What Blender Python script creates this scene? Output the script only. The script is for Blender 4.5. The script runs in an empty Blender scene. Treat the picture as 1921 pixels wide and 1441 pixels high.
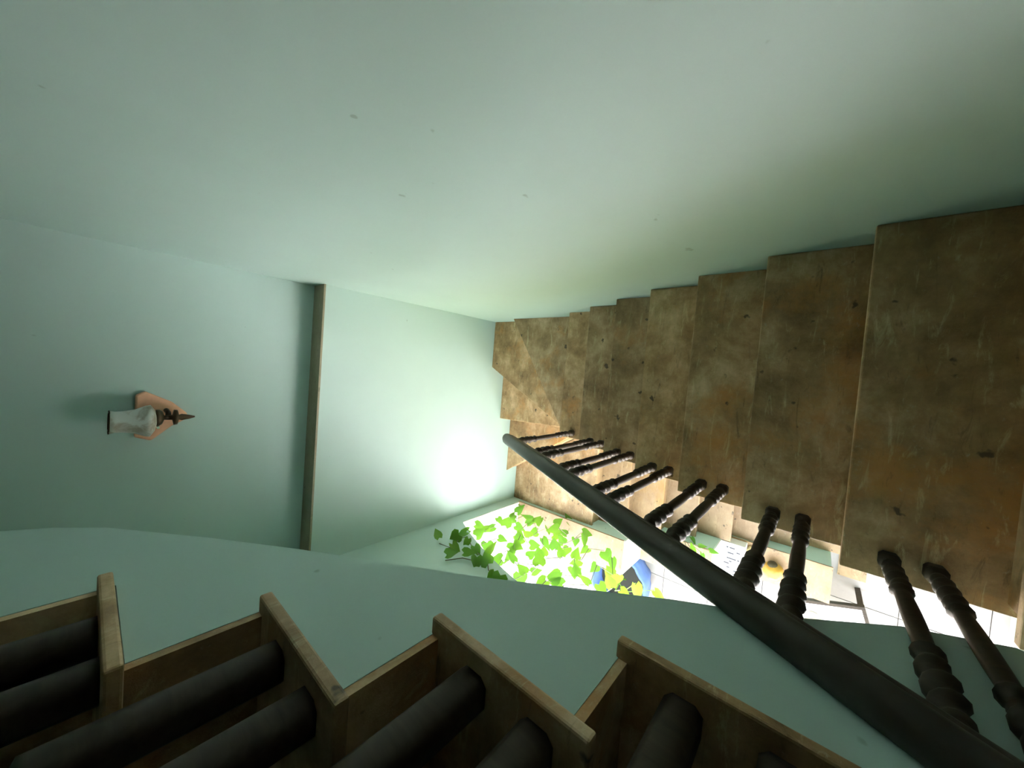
import bpy, bmesh, math, random
from mathutils import Vector, Matrix
random.seed(7)
SC = bpy.context.scene
COL = SC.collection
ZO = 4.77            # height of the camera above the ground floor; coordinates below are relative to the camera

# ------------------------------------------------------------------ camera, world, sun, exposure
cd = bpy.data.cameras.new('camera')
cam = bpy.data.objects.new('camera', cd); COL.objects.link(cam); SC.camera = cam
cd.sensor_fit = 'HORIZONTAL'; cd.sensor_width = 36.0; cd.lens = 36.0 * 681.9 / 1921.0
cd.clip_start = 0.02
AX = Vector((0.07768, -0.759, -0.64644)); AY = Vector((-0.99627, -0.0836, -0.02156)); AZ = Vector((-0.03768, 0.6457, -0.76266))
R = Matrix((AX, -AY, -AZ)).transposed().to_4x4()
cam.matrix_world = Matrix.Translation((0, 0, ZO)) @ R

w = bpy.data.worlds.new('world'); SC.world = w; w.use_nodes = True
bg = w.node_tree.nodes['Background']; bg.inputs[0].default_value = (0.93, 0.97, 1.0, 1); bg.inputs[1].default_value = 3.8

sd = bpy.data.lights.new('sun', 'SUN'); sd.energy = 145.0; sd.angle = math.radians(9); sd.color = (1.0, 0.99, 1.0)
sun = bpy.data.objects.new('sun', sd); COL.objects.link(sun)
sun.rotation_euler = Vector((-0.185, 0.20, -0.96)).to_track_quat('-Z', 'Y').to_euler(); sun.location = (-5, -5, 9)

pd = bpy.data.lights.new('archway_daylight', 'AREA'); pd.shape = 'RECTANGLE'; pd.size = 3.9; pd.size_y = 3.0   # sampling portal for the sky seen through the archway
pd.cycles.is_portal = True
po = bpy.data.objects.new('archway_daylight', pd); COL.objects.link(po)
po.matrix_world = Matrix.Translation((-1.80, 0.6, ZO - 3.3)) @ Vector((1, 0, 0)).to_track_quat('-Z', 'Z').to_matrix().to_4x4()

vs = SC.view_settings
vs.view_transform = 'Standard'; vs.look = 'None'; vs.gamma = 1.0; vs.use_curve_mapping = False; vs.exposure = 1.47
SC.cycles.max_bounces = 14; SC.cycles.diffuse_bounces = 6; SC.cycles.caustics_reflective = False; SC.cycles.caustics_refractive = False
SC.cycles.sample_clamp_indirect = 6.0

# ------------------------------------------------------------------ materials
def mat(name, build):
    m = bpy.data.materials.new(name); m.use_nodes = True
    nt = m.node_tree; b = nt.nodes['Principled BSDF']
    build(nt, b); return m
def N(nt, t, **k):
    n = nt.nodes.new(t)
    for a, v in k.items(): setattr(n, a, v)
    return n
def coords(nt, rnd=0.0, scale=(1, 1, 1)):
    tc = N(nt, 'ShaderNodeTexCoord'); mp = N(nt, 'ShaderNodeMapping'); mp.inputs['Scale'].default_value = scale
    nt.links.new(tc.outputs['Object'], mp.inputs[0])
    if rnd:
        oi = N(nt, 'ShaderNodeObjectInfo'); mu = N(nt, 'ShaderNodeMath', operation='MULTIPLY'); mu.inputs[1].default_value = rnd
        nt.links.new(oi.outputs['Random'], mu.inputs[0]); nt.links.new(mu.outputs[0], mp.inputs['Location'])
    return mp.outputs[0]
def noise(nt, vec, scale, detail=4, rough=.55, dist=0.0):
    n = N(nt, 'ShaderNodeTexNoise'); n.inputs['Scale'].default_value = scale; n.inputs['Detail'].default_value = detail
    n.inputs['Roughness'].default_value = rough; n.inputs['Distortion'].default_value = dist
    nt.links.new(vec, n.inputs['Vector']); return n.outputs['Fac']
def ramp(nt, fac, stops):
    r = N(nt, 'ShaderNodeValToRGB'); e = r.color_ramp.elements
    while len(e) < len(stops): e.new(0.5)
    for i, (p, c) in enumerate(stops):
        e[i].position = p; e[i].color = (*c, 1) if len(c) == 3 else c
    nt.links.new(fac, r.inputs[0]); return r.outputs[0]
def mix(nt, a, b, fac, mode='MIX'):
    m = N(nt, 'ShaderNodeMix', data_type='RGBA', blend_type=mode)
    for s, v in ((m.inputs[6], a), (m.inputs[7], b), (m.inputs[0], fac)):
        if isinstance(v, bpy.types.NodeSocket): nt.links.new(v, s)
        elif isinstance(v, (int, float)): s.default_value = v
        else: s.default_value = (*v, 1)
    return m.outputs[2]
def bump(nt, b, h, strength, dist=.01):
    n = N(nt, 'ShaderNodeBump'); n.inputs['Strength'].default_value = strength; n.inputs['Distance'].default_value = dist
    nt.links.new(h, n.inputs['Height']); nt.links.new(n.outputs[0], b.inputs['Normal'])

def paint(base, dark, specks=True):
    def f(nt, b):
        v = coords(nt)
        c = mix(nt, base, dark, ramp(nt, noise(nt, v, 1.3, 5, .6), [(.35, (0, 0, 0)), (.75, (1, 1, 1))]))
        if specks:
            s = ramp(nt, noise(nt, v, 16, 2, .5), [(.765, (0, 0, 0)), (.80, (.4, .4, .4))])
            c = mix(nt, c, (.16, .19, .15), s)
            p = ramp(nt, noise(nt, v, 5, 6, .7), [(.66, (0, 0, 0)), (.8, (.22, .22, .22))])
            c = mix(nt, c, (.42, .48, .40), p)
        nt.links.new(c, b.inputs['Base Color']); b.inputs['Roughness'].default_value = .62
        bump(nt, b, noise(nt, v, 6, 4, .5), .10, .02)
    return f
M_WALL = mat('mint_wall_paint', paint((.45, .605, .565), (.42, .565, .53)))
M_PLASTER = mat('white_plaster', paint((.82, .83, .80), (.74, .76, .72), False))

def slate(c1, c2, c3, rust, scale=1.0, rusty=.5):
    def f(nt, b):
        n1 = noise(nt, coords(nt, 7.3), 4.2 * scale, 12, .70, .15)
        c = ramp(nt, n1, [(.30, c1), (.49, c2), (.68, c3)])
        n2 = noise(nt, coords(nt, 13.1), 3.0 * scale, 8, .66, .1)
        c = mix(nt, c, rust, ramp(nt, n2, [(.60 - .10 * rusty, (0, 0, 0)), (.72 - .08 * rusty, (.7, .7, .7))]))
        v5 = coords(nt, 9.9, (1.0, 4.5, 1.0))
        n5 = noise(nt, v5, 7 * scale, 9, .74, .6)                       # cleft streaks
        c = mix(nt, c, tuple(min(1, x * 1.5) for x in c3), ramp(nt, n5, [(.56, (0, 0, 0)), (.70, (.55, .55, .55))]))
        c = mix(nt, c, tuple(x * .35 for x in c1), ramp(nt, n5, [(.30, (.6, .6, .6)), (.42, (0, 0, 0))]))
        n3 = noise(nt, coords(nt, 5.1), 45 * scale, 6, .75, .3)
        c = mix(nt, c, (.62, .54, .42), ramp(nt, n3, [(.62, (0, 0, 0)), (.72, (.6, .6, .6))]))
        n4 = noise(nt, coords(nt, 3.7), 17 * scale, 3, .5)
        c = mix(nt, c, (.04, .03, .02), ramp(nt, n4, [(.69, (0, 0, 0)), (.73, (.8, .8, .8))]))
        oi = N(nt, 'ShaderNodeObjectInfo')
        c = mix(nt, c, ramp(nt, oi.outputs['Random'], [(0, (.72, .74, .78)), (1, (1.0, .98, .95))]), 1.0, 'MULTIPLY')
        nt.links.new(c, b.inputs['Base Color']); b.inputs['Roughness'].default_value = .52
        bump(nt, b, mix(nt, n1, n5, .5), .45, .012)
    return f
M_TREAD = mat('brown_slate_stone', slate((.22, .125, .05), (.50, .31, .15), (.85, .60, .37), (.68, .30, .075)))
M_PEACH = mat('peach_sandstone', slate((.25, .155, .075), (.38, .245, .135), (.47, .33, .19), (.42, .235, .06), .8, .4))
M_LEDGE = mat('dusty_ledge_stone', slate((.20, .19, .12), (.25, .23, .15), (.29, .27, .18), (.24, .20, .11), 1.5, .1))

def tilefloor(nt, b):
    v = coords(nt, 4.0)
    c = ramp(nt, noise(nt, v, 2.2, 7, .6, 1.2), [(.3, (.25, .222, .215)), (.5, (.30, .272, .265)), (.7, (.33, .305, .298))])
    nt.links.new(c, b.inputs['Base Color']); b.inputs['Roughness'].default_value = .3
M_FLOOR = mat('pale_floor_tile', tilefloor)
def plain(col, rough=.5, metal=0.0, var=.0, sc=20):
    def f(nt, b):
        v = coords(nt, 3.0)
        d = tuple(x * (1 - var) for x in col)
        nt.links.new(mix(nt, col, d, noise(nt, v, sc, 5, .6)), b.inputs['Base Color'])
        b.inputs['Roughness'].default_value = rough; b.inputs['Metallic'].default_value = metal
    return f
M_GROUT = mat('grey_grout', plain((.15, .135, .125), .9, 0, .3))
def wood(nt, b):
    v = coords(nt, 2.0, (9, 1, 9))
    c = ramp(nt, noise(nt, v, 7, 6, .6, .6), [(.3, (.022, .016, .011)), (.7, (.050, .036, .024))])
    nt.links.new(c, b.inputs['Base Color']); b.inputs['Roughness'].default_value = .5; b.inputs['Specular IOR Level'].default_value = .22
M_WOOD = mat('dark_walnut_varnish', wood)
M_COPPER = mat('pink_brown_wood', plain((.86, .47, .30), .5, 0, .3, 30))
M_RAIL = mat('window_lit_walnut_rail', plain((.085, .075, .06), .36, 0, .45, 14))  # walnut lighter than the spindles, window light on the rail put into its colour
M_BRONZE = mat('dark_bronze', plain((.07, .045, .02), .4, .5, .4))
M_CHROME = mat('bright_screw', plain((.8, .78, .7), .2, 1.0))
def frosted(nt, b):
    v = coords(nt)
    c = ramp(nt, noise(nt, v, 9, 4, .6, .8), [(.38, (.50, .44, .36)), (.55, (.93, .95, .92))])
    nt.links.new(c, b.inputs['Base Color']); b.inputs['Roughness'].default_value = .35
    b.inputs['Transmission Weight'].default_value = .25; b.inputs['IOR'].default_value = 1.3
M_GLASS = mat('frosted_glass', frosted)
def leafmat(c1, c2):
    def f(nt, b):
        v = coords(nt, 9.0)
        c = mix(nt, c1, c2, noise(nt, v, 25, 3, .5))
        oi = N(nt, 'ShaderNodeObjectInfo')
        c = mix(nt, c, (c2[0] * 1.2, c2[1] * 1.0, c2[2] * .8), ramp(nt, oi.outputs['Random'], [(.2, (0, 0, 0)), (1, (.7, .7, .7))]))
        nt.links.new(c, b.inputs['Base Color']); b.inputs['Roughness'].default_value = .4
        tr = N(nt, 'ShaderNodeBsdfTranslucent'); nt.links.new(c, tr.inputs[0])
        ms = N(nt, 'ShaderNodeMixShader'); ms.inputs[0].default_value = .45
        out = nt.nodes['Material Output']
        nt.links.new(b.outputs[0], ms.inputs[1]); nt.links.new(tr.outputs[0], ms.inputs[2]); nt.links.new(ms.outputs[0], out.inputs[0])
    return f
M_LEAF = mat('heart_leaf_green', leafmat((.075, .22, .025), (.13, .31, .03)))
M_LIME = mat('lime_leaf_green', leafmat((.12, .30, .02), (.21, .37, .03)))
M_STEM = mat('thin_vine_stem', plain((.16, .17, .10), .7, 0, .3))
M_BLUE = mat('blue_fabric', plain((.09, .16, .42), .8, 0, .45, 12))
M_WHITE = mat('white_card', plain((.86, .86, .88), .6, 0, .04))
M_INK = mat('grey_print', plain((.05, .05, .065), .7))
M_DARK = mat('dark_grey_plastic', plain((.016, .014, .020), .6, 0, .3))
M_YELLOW = mat('ripe_yellow_rind', plain((.34, .19, .018), .4, 0, .15, 8))
M_BROWN = mat('brown_calyx', plain((.05, .037, .01), .7, 0, .4))
M_HUSK = mat('pale_dry_husk', plain((.42, .33, .15), .7, 0, .25, 15))
M_PANEL = mat('pale_panel', plain((.72, .66, .68), .35, 0, .12, 6))
M_SOIL = mat('dark_soil', plain((.02, .02, .014), .9, 0, .4))

# ------------------------------------------------------------------ object helpers
BASE = {}
def link(name, me, m, parent=None):
    o = bpy.data.objects.new(name, me); COL.objects.link(o)
    if m and not me.materials: me.materials.append(m)
    if parent: o.parent = parent
    else: o.location.z = ZO
    return o
def base_of(p):
    v = Vector((0, 0, 0))
    while p is not None:
        v += BASE.get(p.name, Vector((0, 0, 0))); p = p.parent
    return v
def mesh(name, verts, faces, smooth=False):
    me = bpy.data.meshes.new(name); me.from_pydata([tuple(v) for v in verts], [], faces); me.update()
    bm = bmesh.new(); bm.from_mesh(me); bmesh.ops.recalc_face_normals(bm, faces=bm.faces); bm.to_mesh(me); bm.free()
    if smooth:
        for p in me.polygons: p.use_smooth = True
    return me
def obj(name, vf, m, parent=None, smooth=False):
    b = base_of(parent)
    return link(name, mesh(name, [Vector(v) - b for v in vf[0]], vf[1], smooth), m, parent)
def tag(o, label=None, cat=None, group=None, kind=None):
    for k, v in (('label', label), ('category', cat), ('group', group), ('kind', kind)):
        if v: o[k] = v
    return o
def thing(name, base, label, cat, group=None):
    o = bpy.data.objects.new(name, None); COL.objects.link(o); o.empty_display_size = .05
    o.location = (base[0], base[1], base[2] + ZO); BASE[o.name] = Vector(base)
    return tag(o, label, cat, group)
def prism(pts, axis, a, b):
    """extrude a 2D outline: axis 'z' pts=(x,y), 'x' pts=(y,z), 'y' pts=(x,z)"""
    def p3(p, t):
        return {'z': (p[0], p[1], t), 'x': (t, p[0], p[1]), 'y': (p[0], t, p[1])}[axis]
    n = len(pts); v = [p3(p, a) for p in pts] + [p3(p, b) for p in pts]
    f = [tuple(range(n)), tuple(range(2 * n - 1, n - 1, -1))] + [(i, (i + 1) % n, n + (i + 1) % n, n + i) for i in range(n)]
    return v, f
def box(x0, x1, y0, y1, z0, z1): return prism([(x0, y0), (x1, y0), (x1, y1), (x0, y1)], 'z', z0, z1)
def join(*vfs):
    V, F = [], []
    for v, f in vfs:
        k = len(V); V += list(v); F += [tuple(i + k for i in q) for q in f]
    return V, F
def tube(path, rad, seg=6):
    V, F = [], []; n = len(path)
    for i, p in enumerate(path):
        p = Vector(p); d = (Vector(path[min(i + 1, n - 1)]) - Vector(path[max(i - 1, 0)])).normalized()
        u = d.orthogonal().normalized(); w_ = d.cross(u); r = rad[i] if isinstance(rad, (list, tuple)) else rad
        V += [p + r * (math.cos(2 * math.pi * k / seg) * u + math.sin(2 * math.pi * k / seg) * w_) for k in range(seg)]
    for i in range(n - 1):
        F += [(i * seg + k, i * seg + (k + 1) % seg, (i + 1) * seg + (k + 1) % seg, (i + 1) * seg + k) for k in range(seg)]
    F += [tuple(range(seg)), tuple(range((n - 1) * seg, n * seg))]
    return V, F
def bevel(o, wdt, seg=2):
    md = o.modifiers.new('bevel', 'BEVEL'); md.width = wdt; md.segments = seg; md.limit_method = 'ANGLE'; md.angle_limit = math.radians(40)

# ------------------------------------------------------------------ the setting
XR, XE, XS, XO = .484, -.489, -1.475, -1.785        # right wall, well edge of flights, archway wall inner / outer face
YF, YB, ZF, ZC = 2.62, -3.4, -4.77, 4.6
def struct(name, vf, m, label, parent=None):
    o = obj(name, vf, m, parent)
    if not parent: tag(o, label, None, None, 'structure')
    return o
struct('wall_right', box(XR, XR + .2, YB - .2, YF + .4, ZF - .1, ZC), M_WALL, 'long mint painted wall rising beside the descending treads')
struct('wall_far', join(box(XO, XR, YF, YF + .4, ZF - .1, -1.043), box(XO, XR, YF + .15, YF + .4, -1.043, ZC)), M_WALL, 'mint painted end wall with a sconce above its ledge')
struct('wall_back', box(XO, XR, YB - .2, YB, ZF - .1, ZC), M_WALL, 'mint wall behind the camera')
struct('ceiling', box(XO, XR + .2, YB - .2, YF + .4, ZC, ZC + .15), M_WALL, 'mint ceiling over the stairwell')
lt = struct('trim_1', join(box(XS, XR, YF - .012, YF + .15, -1.052, -1.04)), M_LEDGE, 'dusty brown ledge top running across the end wall')
# archway wall with a stepped parapet
R_, YA, ZA = 4.05, .60, -1.90
arc = []
for i in range(33):
    y = -1.29 + (2.49 + 1.29) * i / 32
    arc.append((y, ZA - (R_ - math.sqrt(R_ * R_ - (y - YA) ** 2))))
PAR = [(1.25, 2.49, -3.21), (.62, 1.25, -3.66), (-.20, .62, -4.18)]
out = [(YB, ZF - .1), (-1.29, ZF - .1)] + arc
for y0, y1, z in PAR: out += [(y1, z - .02), (y0, z - .02)]
out += [(-.20, ZF - .1), (YF + .4, ZF - .1), (YF + .4, ZC), (YB, ZC)]
wl = struct('wall_left', prism(out, 'x', XS, XO), M_WALL, 'mint wall pierced by a wide arch above a stepped parapet')
for y0, y1, z in PAR:
    c = obj('coping_stone', box(XO - .004, XS + .004, y0 - .004 if y0 > 0 else y0 - .01, y1 - .002, z - .02, z), M_PEACH, wl); c['label'] = 'peach sandstone coping slab'
# white plaster lining of the archway jambs (part of the wall)
obj('jamb_lining', box(XO - .002, XS - .004, 2.478, 2.492, -3.21, -2.372), M_PLASTER, wl)
obj('jamb_lining', box(XO - .002, XS - .004, .608, .619, -4.18, -3.682), M_PLASTER, wl)
obj('jamb_lining', box(XO - .002, XS - .004, 1.238, 1.249, -3.66, -3.232), M_PLASTER, wl)

# ground floor: a bed with separate tiles
fl = struct('floor', box(-9, XR, -7, 9, ZF - .12, ZF - .012), M_GROUT, 'pale pinkish tiled ground floor outside the archway')
ts = .50
tm = mesh('floor_tile', *box(.003, ts - .003, .003, ts - .003, -.012, 0)); tm.materials.append(M_FLOOR)
for i in range(8):
    for j in range(13):
        x, y = -1.95 - ts * (i - 1) - ts, -2.2 + ts * j
        o = link('floor_tile', tm, None, fl); o.location = (x, y, ZF)
far = obj('outer_paving', join(box(-9, -5.455, -7, 9, ZF - .012, ZF), box(-5.455, XR, -7, -2.205, ZF - .012, ZF), box(-5.455, XO, 4.3, 9, ZF - .012, ZF),
                               box(-1.445, XR, -2.2, YF, ZF - .012, ZF - .001)), M_FLOOR, fl)

struct('wall_daylight_block', prism([(-5.9, -7), (-5.7, -7), (-5.7, 1.1), (-4.2, 1.1), (-4.2, 9), (-5.9, 9)], 'z', ZF - .1, -2.4), M_LEDGE, 'unseen brown stone wall and outbuilding added to limit the daylight outside')  # out of view, added so less ground light reaches the stairs near the camera
# ------------------------------------------------------------------ stairs
RISE, RUN, Y0, Z0 = .1691, .27, -.0831, -1.4248
mf = thing('stair_flight', (0, Y0, -3.3), 'brown slate flight descending past the twisted spindles to fanned winders', 'stairs')
def tread(outline, z, parent, m=M_TREAD, th=.03):
    o = obj('tread', prism(outline, 'z', z - th, z), m, parent); bevel(o, .004, 2); return o
OH = .025
def jit(): return random.uniform(-.004, .004)
for k in range(-4, 7):
    y = Y0 + k * RUN; z = Z0 - k * RISE
    tread([(XE + jit(), y - RUN - .045), (XR, y - RUN - .045), (XR, y + jit() * .5), (XE + jit(), y + jit() * .5)], z, mf)
    nz = z - RISE
    obj('riser', box(XE + .03, XR, y - OH - .02, y - OH, nz, z - .03), M_TREAD, mf)
yl = Y0 - 5 * RUN
tread([(XS, YB), (XR, YB), (XR, yl + .27), (XS, yl + .27)], Z0 + 5 * RISE, mf)        # top landing behind the camera
P1, P2, P3, P4 = (-.43, 1.655), (-.455, 1.74), (-.50, 1.76), (-.52, 1.70)
Y6 = Y0 + 6 * RUN
tread([(XE + .02, Y6 - .04), (XR, Y6 - .04), (XR, 2.255), P1, (XE + .02, 1.63)], -2.612, mf)
tread([P1, (XR, 2.235), (XR, YF), (.017, YF), P2, (XE + .02, 1.68)], -2.752, mf)
tread([(-.44, 1.70), (.06, YF), (-.531, YF), P3], -2.937, mf)
tread([(-.47, 1.72), (-.50, YF), (-1.129, YF), P4], -3.112, mf)
tread([(-.50, 1.62), (-1.09, YF), (XS, YF), (XS, 1.61), (-.50, 1.61)], -3.287, mf)
obj('riser', prism([(XR, 2.23), (XR, 2.21), (-.43, 1.62), (-.43, 1.64)], 'z', -2.752, -2.642), M_TREAD, mf)
obj('riser', prism([(.03, YF), (.06, YF), (-.44, 1.70), (-.46, 1.70)], 'z', -2.937, -2.782), M_TREAD, mf)
obj('riser', prism([(-.52, YF), (-.50, YF), (-.47, 1.72), (-.49, 1.72)], 'z', -3.112, -2.967), M_TREAD, mf)
obj('riser', prism([(-1.11, YF), (-1.09, YF), (-.50, 1.68), (-.52, 1.68)], 'z', -3.287, -3.142), M_TREAD, mf)
# solid body under the flight
body = [(YB, Z0 + 5 * RISE - .035), (yl + .2, Z0 + 5 * RISE - .035)]
for k in range(-4, 7):
    y = Y0 + k * RUN; z = Z0 - k * RISE
    body += [(y - RUN - .045, z - .032), (y - .046, z - .032)]
body += [(Y6 - .045, -2.645), (1.60, -2.645), (1.60, -2.86), (Y0 - 4 * RUN - .3, Z0 + 4 * RISE - .26), (YB, Z0 + 4 * RISE - .26)]
obj('carcass', prism(body, 'x', XE + .035, XR), M_WALL, mf)
obj('winder_core', join(prism([(XE + .035, 1.60), (XR, 1.60), (XR, 2.20), (-.40, 1.62)], 'z', -2.86, -2.645),
     prism([(-.42, 1.64), (XR, 2.22), (XR, YF), (.07, YF), (-.43, 1.70)], 'z', -3.0, -2.785),
     prism([(-.44, 1.72), (.05, YF), (-.49, YF), (-.46, 1.74)], 'z', -3.18, -2.97),
     prism([(-.50, 1.72), (-.51, YF), (-1.08, YF)], 'z', -3.35, -3.145)), M_WALL, mf)
# lower flight returning under the upper one
lf = thing('stair_flight', (-1, .6, -4.77), 'sunlit sandstone flight below, running back beside the stepped parapet', 'stairs')
LZ = [-3.48, -3.675, -3.866, -4.035, -4.225, -4.405, -4.595]
for i, z in enumerate(LZ):
    y1 = 1.61 - .27 * i
    tread([(XE - .01, y1 + .03), (XS, y1 + .03), (XS, y1 - .27 + jit()), (XE - .01, y1 - .27 + jit())], z, lf, M_PEACH)
    zn = LZ[i + 1] if i + 1 < len(LZ) else ZF
    obj('riser', box(XS, XE - .01, y1 - .27 + OH, y1 - .25 + OH, zn, z - .03), M_PEACH, lf)
obj('riser', box(XS, XE - .01, 1.61 + OH, 1.63 + OH, LZ[0], -3.317), M_PEACH, lf)
bl = [(1.62 + OH, -3.32), (1.62 + OH, LZ[0] - .032)]
for i, z in enumerate(LZ):
    y1 = 1.61 - .27 * i
    bl += [(y1 + .045, z - .032), (y1 - .24 + OH, z - .032)]
bl += [(1.61 - .27 * 7 + .30, ZF + .001), (YF, ZF + .001), (YF, -3.32)]
obj('carcass', prism(bl, 'x', XS, XE - .02), M_WALL, lf)
th = obj('threshold_slab', box(-1.72, XE, -.47, -.27, ZF - .01, ZF + .015), M_PEACH, lf)

# upper flight seen from its open side
uf = thing('stair_flight', (-1, .5, -1.0), 'dark upper flight with open mint stringer and overhanging stone treads', 'stairs')
XU = -.46
UR, UZ, UY, URUN = .186, -.014, .676, .252
low = [(1.62, .47), (1.50, .28), (1.404, .116), (1.364, .038), (1.296, -.045), (1.083, -.211), (.905, -.337), (.536, -.575), (.204, -.82), (.01, -.946), (-.165, -1.092), (-.33, -1.18), (-1.2, -.78)]
up = []
for j in range(-3, 4):      # j rises away from the camera
    yn, z = UY + URUN * j, UZ + UR * j
    back = yn + .302
    o = obj('tread', box(XS, XU + .028, yn if j > -3 else -1.25, back, z - .032 + .002, z - .010), M_TREAD, uf); bevel(o, .004, 2)
    if j > -3:
        obj('riser', box(XS, XU - .001, yn + .03, yn + .045, z - UR - .011, z - .030), M_TREAD, uf)
        up += [(yn + .045, z - UR - .034), (yn + .045, z - .033)]
    else: up += [(-1.2, z - .033)]
up += [(UY + URUN * 4 + .04, UZ + UR * 3 - .033)]
side = up + low
obj('stringer', prism(side, 'x', XU, XU - .12), M_WALL, uf)
obj('soffit', prism([p for p in low] + [(p[0], p[1] + .1) for p in reversed(low)], 'x', XS, XU - .1), M_WALL, uf)

# ------------------------------------------------------------------ balustrades
def rail_z(y): return -1.04 - .627 * (y - .285)           # underside of the rail
XB = -.432
def spindle(h, blk=.045, sq=.021):
    seg, V, F = 12, [], []
    rows = []
    n = 96
    for i in range(n + 1):
        t = i / n; z = h * t
        tw, amp, rr = 0, 0, .0150
        if t < blk: rr = None
        elif t < max(.07, blk + .02): rr = .013
        elif t < .30: rr = .0165; amp = .0058 * min(1, (t - .07) / .03, (.30 - t) / .03)
        elif t < .33: rr = .012 + .010 * math.sin(math.pi * (t - .30) / .03)
        elif t < .68: rr = .0145 + .002 * math.sin(math.pi * (t - .33) / .35)
        elif t < .715: rr = .012 + .011 * math.sin(math.pi * (t - .68) / .035)
        elif t < .735: rr = .0135
        elif t < .955: rr = .0185; amp = .0066 * min(1, (t - .735) / .03, (.955 - t) / .03)
        else: rr = .014
        ring = []
        for k in range(seg):
            a = 2 * math.pi * k / seg
            if rr is None:
                c, s = math.cos(a), math.sin(a); q = sq / max(abs(c), abs(s)); q = min(q, sq * 1.25); r = q
            else:
                r = rr + amp * math.cos(a - 2 * math.pi * z / .047)
            ring.append((r * math.cos(a), r * math.sin(a), z))
        rows.append(ring)
    for i, ring in enumerate(rows):
        V += ring
        if i: F += [((i - 1) * seg + k, (i - 1) * seg + (k + 1) % seg, i * seg + (k + 1) % seg, i * seg + k) for k in range(seg)]
    F += [tuple(range(seg)), tuple(range(n * seg, n * seg + seg))]
    return V, F
def sweep_rail(p0, p1, wdt, hgt):
    p0, p1 = Vector(p0), Vector(p1); d = (p1 - p0).normalized(); x = Vector((1, 0, 0)); u = x.cross(d).normalized()
    if u.z < 0: u = -u
    prof = [(-.30, 0), (.30, 0), (.36, .10), (.40, .24), (.33, .30), (.36, .36), (.50, .46), (.52, .62), (.46, .80), (.30, .94), (.10, 1.0),
            (-.10, 1.0), (-.30, .94), (-.46, .80), (-.52, .62), (-.50, .46), (-.36, .36), (-.33, .30), (-.40, .24), (-.36, .10)]
    V, F = [], []; n = len(prof); L = (p1 - p0).length
    st = [(0, 1), (L - .05, 1), (L - .03, .97), (L - .012, .86), (L - .003, .62), (L, .3)]
    for s, k in st:
        for a, b in prof: V.append(p0 + d * s + x * (a * wdt * k) + u * ((.5 + (b - .5) * k) * hgt))
    for i in range(len(st) - 1):
        F += [(i * n + j, i * n + (j + 1) % n, (i + 1) * n + (j + 1) % n, (i + 1) * n + j) for j in range(n)]
    F += [tuple(range(n)), tuple(range((len(st) - 1) * n, len(st) * n))]
    return V, F
bal = thing('stair_balustrade', (XB, 0, -1.6), 'dark walnut balustrade with thick handrail and twisted spindles along the descending flight', 'balustrade')
obj('handrail', sweep_rail((XB, -1.1, rail_z(-1.1)), (XB, 1.475, rail_z(1.475)), .066, .075), M_RAIL, bal, True)
cache = {}
def add_spindle(parent, x, y, z, h, *sp):
    key = (round(h, 3),) + sp
    if key not in cache:
        me = mesh('spindle', *spindle(h, *sp)); me.materials.append(M_WOOD)
        for p in me.polygons: p.use_smooth = True
        cache[key] = me
    o = link('spindle', cache[key], None, parent); o.location = Vector((x, y, z)) - base_of(parent)
    return o
for k in range(-3, 7):
    for off in ((.095, .178) if k < 6 else (.115,)):
        y = Y0 + k * RUN - off; z = Z0 - k * RISE
        add_spindle(bal, XB + (0 if k < 3 else -.012), y, z, rail_z(y) - z + .006)
ub = thing('stair_balustrade', (XU, .5, -.3), 'almost black balustrade standing on the upper flight treads', 'balustrade')
def urail(y): return UZ + .70 + .738 * (y - UY)
for j in range(-3, 4):
    for off in (.075, .195):
        y, z = UY + URUN * j + off, UZ + UR * j
        add_spindle(ub, XU - .03, y, z - .010, urail(y) - z + .010, .30, .027)
obj('handrail', sweep_rail((XU - .03, -.2, urail(-.2)), (XU - .03, 1.9, urail(1.9)), .066, .075), M_WOOD, ub, True)

# ------------------------------------------------------------------ wall sconce
YW = YF + .15
sx, sz = -.41, -.225
sc = thing('wall_sconce', (sx, YW, sz), 'frosted glass wall sconce on a pinkish wooden plate with dark bracket', 'lamp')
plate = [(sx + .125, sz + .045), (sx + .145, sz + .01), (sx + .085, sz - .10), (sx + .02, sz - .165), (sx - .01, sz - .165), (sx - .05, sz - .10), (sx - .125, sz - .02), (sx - .10, sz + .045)]
o = obj('back_plate', prism(plate, 'y', YW - .03, YW), M_COPPER, sc); bevel(o, .008, 2)
bx_, by_ = sx + .012, YW - .11
pb = [(.004, -.185), (.012, -.16), (.018, -.13), (.014, -.118), (.040, -.112), (.042, -.098), (.014, -.092), (.012, -.06), (.034, -.052), (.044, -.040), (.044, -.028), (.0, -.026)]
V, F = [], []; ns = 16
for i, (rr, zz) in enumerate(pb):
    V += [(bx_ + rr * math.cos(2 * math.pi * k / ns), by_ + rr * math.sin(2 * math.pi * k / ns), sz + zz) for k in range(ns)]
    if i: F += [((i - 1) * ns + k, (i - 1) * ns + (k + 1) % ns, i * ns + (k + 1) % ns, i * ns + k) for k in range(ns)]
obj('bracket', (V, F), M_BRONZE, sc, True)
obj('arm', tube([(bx_ + .03, YW - .025, sz - .075), (bx_ + .02, YW - .07, sz - .08), (bx_, by_, sz - .075)], .012, 8), M_BRONZE, sc, True)
obj('screw', tube([(sx - .035, YW - .13, sz - .035), (sx - .035, YW - .145, sz - .035)], .007, 8), M_CHROME, sc)
prof = [(.018, -.03), (.055, -.022), (.083, -.005), (.080, .012), (.062, .05), (.054, .09), (.053, .12), (.058, .14), (.055, .14), (.050, .12), (.051, .09), (.058, .05), (.076, .010), (.05, -.016), (.0, -.024)]
V, F = [], []; ns = 24
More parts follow.
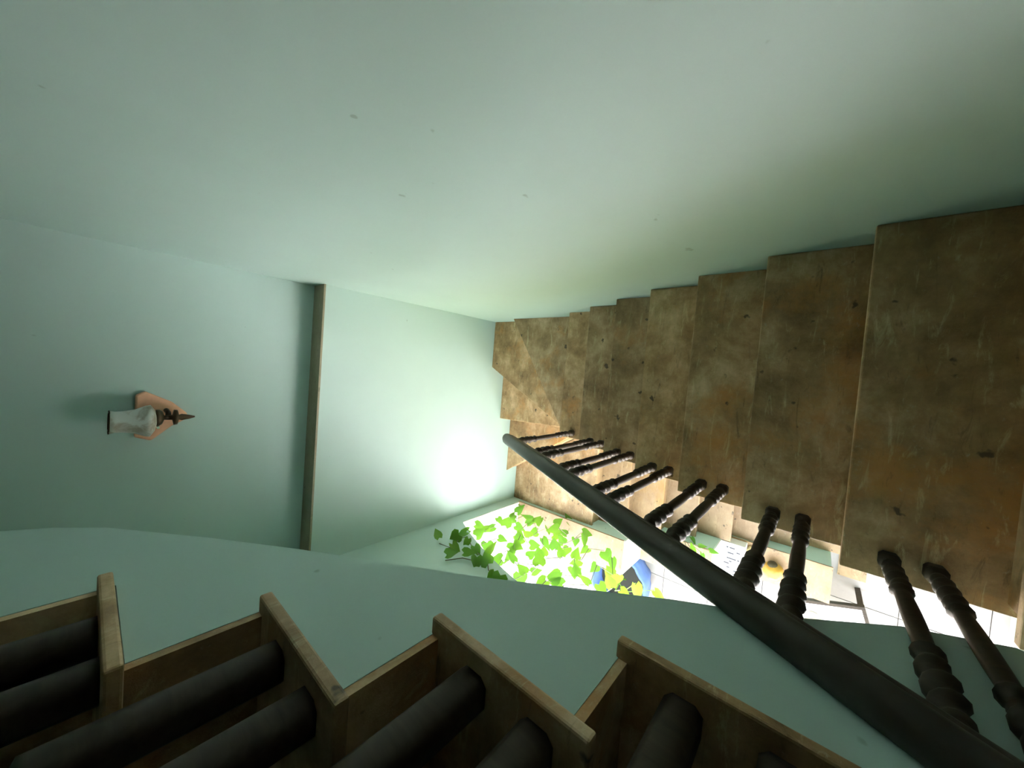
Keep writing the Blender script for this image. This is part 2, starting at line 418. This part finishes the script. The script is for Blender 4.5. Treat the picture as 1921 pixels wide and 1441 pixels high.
for i, (rr, zz) in enumerate(prof):
    V += [(sx + rr * math.cos(2 * math.pi * k / ns), YW - .125 + rr * math.sin(2 * math.pi * k / ns), sz + zz) for k in range(ns)]
    if i: F += [((i - 1) * ns + k, (i - 1) * ns + (k + 1) % ns, i * ns + (k + 1) % ns, i * ns + k) for k in range(ns)]
sh = obj('glass_shade', (V, F), M_GLASS, sc, True)
obj('rim', tube([(sx + .057 * math.cos(2 * math.pi * k / 24), YW - .125 + .057 * math.sin(2 * math.pi * k / 24), sz + .14) for k in range(25)], .003, 6), M_BRONZE, sh, True)

# ------------------------------------------------------------------ climbing ivy in the archway
C0, FPX = (960.5, 720.5), 681.9
def on_x(px, py, X):
    d = AX * ((px - C0[0]) / FPX) + AY * ((py - C0[1]) / FPX) + AZ
    return d * (X / d.x)
def leaf_mesh(name, m, ln=1.0, wd=1.0):
    hw = [(0, -.05, .10), (.30, .10, .16), (.46, .32, .10), (.40, .60, .06), (.20, .86, .02), (0, 1.05, -.06)]
    V = [(0, .08, 0), (0, .36, -.03), (0, .62, -.03), (0, 1.05, -.08)]
    L = [(-.26 * wd, -.10 * ln, .06), (-.47 * wd, .10 * ln, .12), (-.45 * wd, .36 * ln, .10), (-.26 * wd, .66 * ln, .04)]
    Rr = [(-x, y, z) for x, y, z in L]
    V = V + L + Rr
    V[1:4] = [(0, .36 * ln, -.03), (0, .62 * ln, -.03), (0, 1.05 * ln, -.08)]
    F = [(0, 4, 5), (0, 5, 6, 1), (1, 6, 7, 2), (2, 7, 3), (0, 9, 8), (0, 1, 10, 9), (1, 2, 11, 10), (2, 3, 11)]
    me = bpy.data.meshes.new(name); me.from_pydata(V, [], F); me.update(); me.materials.append(m)
    for p in me.polygons: p.use_smooth = True
    return me
LM = [leaf_mesh('leaf', M_LEAF, .92, 1.0), leaf_mesh('leaf', M_LEAF, 1.0, .85), leaf_mesh('leaf', M_LEAF, 1.05, .62)]
LB = [leaf_mesh('leaf', M_LIME, 1.0, .9), leaf_mesh('leaf', M_LIME, 1.05, .7)]
def place_leaf(parent, p, size, me, face=None):
    o = link('leaf', me, None, parent); o.location = Vector(p) - base_of(parent)
    nrm = Vector((1, -.55, .75)) + Vector((random.uniform(-.5, .5), random.uniform(-.5, .5), random.uniform(-.4, .4)))
    q = nrm.to_track_quat('Z', 'Y')
    o.rotation_mode = 'QUATERNION'
    from mathutils import Quaternion
    o.rotation_quaternion = q @ Quaternion((0, 0, 1), random.uniform(0, 2 * math.pi))
    s = size * random.uniform(.8, 1.2); o.scale = (s, s, s)
    return o
def c4(x, y): return 760 + x / 3.557, 880 + y / 3.557
IV = [(230,465),(310,495),(365,435),(415,420),(425,460),(385,560),(270,575),(460,510),(480,580),(550,575),(560,640),(600,690),(640,700),
 (465,370),(430,405),(470,450),(535,410),(545,485),(600,385),(620,460),(600,290),(615,325),(525,345),(765,250),(745,295),(815,300),(705,325),(740,335),
 (735,375),(665,385),(850,340),(870,365),(910,325),(885,420),(810,370),(740,435),(770,440),(835,455),(830,510),(725,500),(790,460),(915,460),(960,370),
 (1000,370),(1025,360),(985,440),(1030,400),(1060,500),(1090,520),(1000,540),(1105,370),(1135,460),(1180,420),(1195,440),(1225,530),(1260,460),(1280,640),
 (1330,545),(1380,590),(690,540),(720,555),(650,600),(820,590),(735,625),(900,600),(895,645),(925,580),(1050,590),(1130,600),(1175,610),(1130,660),
 (1035,705),(1145,720),(945,740),(800,700),(840,695),(770,690),(1060,775),(1230,775),(1290,765),(1385,705),(970,755),(1010,300),(1080,440)]
ivy = thing('ivy_vine', (-1.47, 1.9, -2.4), 'heart leaved green vine trailing over the arch edge and down the bright opening', 'plant')
pts = []
for i, (a, b) in enumerate(IV):
    px, py = c4(a, b)
    p = on_x(px, py, -1.425 if i < 13 else random.uniform(-1.62, -1.46))
    pts.append(p)
    place_leaf(ivy, p, .108 if i >= 13 else .115, LM[random.choice((0, 0, 1, 1, 2))])
# thin stems hanging from the arch, passing near the leaves
random.seed(3)
def arch_z(y): return ZA - (R_ - math.sqrt(max(.01, R_ * R_ - (y - YA) ** 2)))
for y0 in (2.32, 2.14, 1.96, 1.78, 1.60, 1.42, 1.22):
    x = -1.55 + random.uniform(-.05, .05); z = arch_z(y0) + .0
    near = sorted([p for p in pts[13:] if abs(p.y - y0) < .10], key=lambda p: -p.z)
    path = [Vector((x, y0, z))] + [Vector((p.x, p.y, p.z)) for p in near if p.z < z - .05]
    if len(path) > 2: obj('stem', tube(path, .0035, 5), M_STEM, ivy)
wallp = [pts[i] for i in (0, 1, 2, 3, 7, 9, 10, 11, 12)]
obj('stem', tube([Vector((-1.465, p.y, p.z)) for p in wallp], .004, 5), M_STEM, ivy)
obj('stem', tube([Vector((-1.465, p.y, p.z)) for p in (pts[6], pts[5], pts[8], pts[9])], .004, 5), M_STEM, ivy)

# plant in a blue ribbed planter on the ground outside
pl = thing('potted_plant', (-2.55, 1.72, ZF), 'lime leaved plant in a blue ribbed fabric planter outside the archway', 'plant')
V, F = [], []; ns = 40
rows = [(.27, 0), (.31, .14), (.34, .28), (.355, .42), (.325, .425), (.30, .22)]
for i, (rr, zz) in enumerate(rows):
    for k in range(ns):
        r = rr * (1.0 + (.035 if k % 4 < 2 else -.02)); a = 2 * math.pi * k / ns
        V.append((-2.55 + r * math.cos(a), 1.72 + r * math.sin(a), ZF + zz))
    if i: F += [((i - 1) * ns + k, (i - 1) * ns + (k + 1) % ns, i * ns + (k + 1) % ns, i * ns + k) for k in range(ns)]
F.append(tuple(range(ns)))
obj('planter', (V, F), M_BLUE, pl, True)
obj('soil', prism([(-2.55 + .30 * math.cos(2 * math.pi * k / 20), 1.72 + .30 * math.sin(2 * math.pi * k / 20)) for k in range(20)], 'z', ZF + .15, ZF + .23), M_SOIL, pl)
random.seed(11)
BL = [(250,370),(270,570),(380,780),(250,1150),(450,1200),(850,1020),(1330,1200),(520,440),(120,330)]
for a, b in BL:
    p = on_x(1130 + a / 13.72, 1020 + b / 13.72, -2.05 + random.uniform(-.1, .1))
    place_leaf(pl, p, .15, LB[random.choice((0, 1))])
    q = Vector((-2.55 + random.uniform(-.08, .08), 1.72 + random.uniform(-.08, .08), ZF + .28))
    obj('stem', tube([q, (q + p) / 2 + Vector((-.05, .02, .12)), p], .005, 5), M_LIME, pl)

# small plant on the middle coping
sp = thing('potted_plant', (-1.64, .95, -3.66), 'small green sprig trailing from a white dish on the middle parapet step', 'plant')
obj('dish', tube([(-1.64, .95, -3.66), (-1.64, .95, -3.645), (-1.64, .95, -3.62)], [.04, .05, .06], 20), M_PLASTER, sp, True)
for a, b in [(480,1120),(930,1180),(1040,1310),(1200,1390),(880,1390),(960,1410),(500,1210),(1090,1420)]:
    p = on_x(1180 + a / 8.004, 860 + b / 8.004, -1.435)
    place_leaf(sp, p, .085, LM[2])
    obj('stem', tube([(-1.64, .95, -3.625), Vector((-1.45, .95 + (p.y - .95) * .6, -3.61)), p], .003, 5), M_STEM, sp)

# ------------------------------------------------------------------ things on the parapet and the floor outside
zc = -4.18
bx = thing('cardboard_box', (-1.64, .51, zc), 'white printed carton lying on the lowest parapet step', 'box')
o = obj('carton', box(-1.80, -1.482, .41, .606, zc, zc + .148), M_WHITE, bx); bevel(o, .003, 1)
tx = []
random.seed(5)
for i, (u, v, l) in enumerate([(.14, .22, .10), (.14, .36, .22), (.30, .30, .26), (.46, .28, .40), (.46, .72, .10), (.55, .40, .10), (.62, .18, .22), (.74, .30, .14), (.80, .60, .22), (.90, .58, .30), (.24, .66, .16)]):
    X = -1.482 - u * .318; Yy = .606 - v * .196
    tx.append(box(X - .008, X + .006, Yy - l * .196, Yy, zc + .1482, zc + .1488))
for t_ in tx: obj('printed_line', t_, M_INK, bx)
# yellow fruit
fr = thing('squash', (-1.64, .19, zc), 'round yellow squash with brown stem end on the lowest parapet step', 'fruit')
V, F = [], []; ns, nr = 28, 14
for i in range(nr + 1):
    t = math.pi * i / nr
    for k in range(ns):
        a = 2 * math.pi * k / ns; r = .082 * math.sin(t) * (1 + .03 * math.cos(7 * a)); V.append((-1.64 + r * math.cos(a), .19 + r * math.sin(a), zc + .072 - .072 * math.cos(t)))
    if i: F += [((i - 1) * ns + k, (i - 1) * ns + (k + 1) % ns, i * ns + (k + 1) % ns, i * ns + k) for k in range(ns)]
obj('rind', (V, F), M_YELLOW, fr, True)
cal = Vector((-1.575, .20, zc + .095)); dirn = Vector((.8, .1, .45)).normalized()
obj('stem_end', tube([cal - dirn * .012, cal + dirn * .008, cal + dirn * .02], [.045, .036, .010], 14), M_BROWN, fr, True)
# dry husk leaves
hk = thing('dry_husk', (-1.53, .42, zc), 'pale dry husk leaves lying between the white carton and the squash', 'plant debris')
for (x, y, a, l, wv) in ((-1.50, .385, 2.9, .12, .018), (-1.515, .39, 3.5, .16, .035), (-1.50, .36, 2.6, .11, .022)):
    V, F = [], []
    for i in range(7):
        t = i / 6; ww = wv * math.sin(math.pi * (.12 + .85 * t)); d = Vector((math.cos(a), math.sin(a), 0)); n = Vector((-d.y, d.x, 0))
        c = Vector((x, y, zc + .012 + .03 * math.sin(math.pi * t))) + d * l * t
        V += [c - n * ww, c + Vector((0, 0, .008)), c + n * ww]
        if i: F += [(3 * i - 3, 3 * i - 2, 3 * i + 1, 3 * i), (3 * i - 2, 3 * i - 1, 3 * i + 2, 3 * i + 1)]
    obj('husk_leaf', (V, F), M_HUSK, hk, True)
# dark crate on the ground beyond the carton
cr = thing('plastic_crate', (-2.12, .62, ZF), 'dark grey plastic crate on the ground behind the parapet', 'crate')
obj('base', box(-2.30, -1.95, .45, .85, ZF, ZF + .02), M_DARK, cr)
for b in (box(-2.30, -2.285, .45, .85, ZF + .02, ZF + .17), box(-1.965, -1.95, .45, .85, ZF + .02, ZF + .17), box(-2.285, -1.965, .45, .465, ZF + .02, ZF + .17), box(-2.285, -1.965, .835, .85, ZF + .02, ZF + .17)):
    obj('side_panel', b, M_DARK, cr)
# low table with pale top and dark frame
tb = thing('low_table', (-2.1, -.2, ZF), 'low table with a pale top and dark wooden frame outside the parapet', 'table')
def rotbox(x0, x1, y0, y1, z0, z1, ang, cx, cy):
    v, f = box(x0, x1, y0, y1, z0, z1)
    return [(cx + x * math.cos(ang) - y * math.sin(ang), cy + x * math.sin(ang) + y * math.cos(ang), z) for x, y, z in v], f
ang = .30; cx, cy = -2.08, -.235; zt = -4.35
obj('table_top', rotbox(-.20, .20, -.26, .26, zt - .018, zt, ang, cx, cy), M_PANEL, tb)
for b in ((.20, .225, -.285, .285), (-.225, -.20, -.285, .285), (-.20, .20, .26, .285), (-.20, .20, -.285, -.26)):
    obj('frame_rail', rotbox(*b, zt - .05, zt + .006, ang, cx, cy), M_WOOD, tb)
for s in (-1, 1):
    for t in (-1, 1): obj('leg', rotbox(s * .2 - .02, s * .2 + .02, t * .26 - .02, t * .26 + .02, ZF, zt - .05, ang, cx, cy), M_WOOD, tb)
dsh = obj('saucer', tube([Vector((-2.04, -.12, zt + .001)), Vector((-2.04, -.12, zt + .007)), Vector((-2.04, -.12, zt + .02))], [.03, .05, .065], 24), M_LEDGE)
tag(dsh, 'round grey saucer on the pale table top', 'saucer')
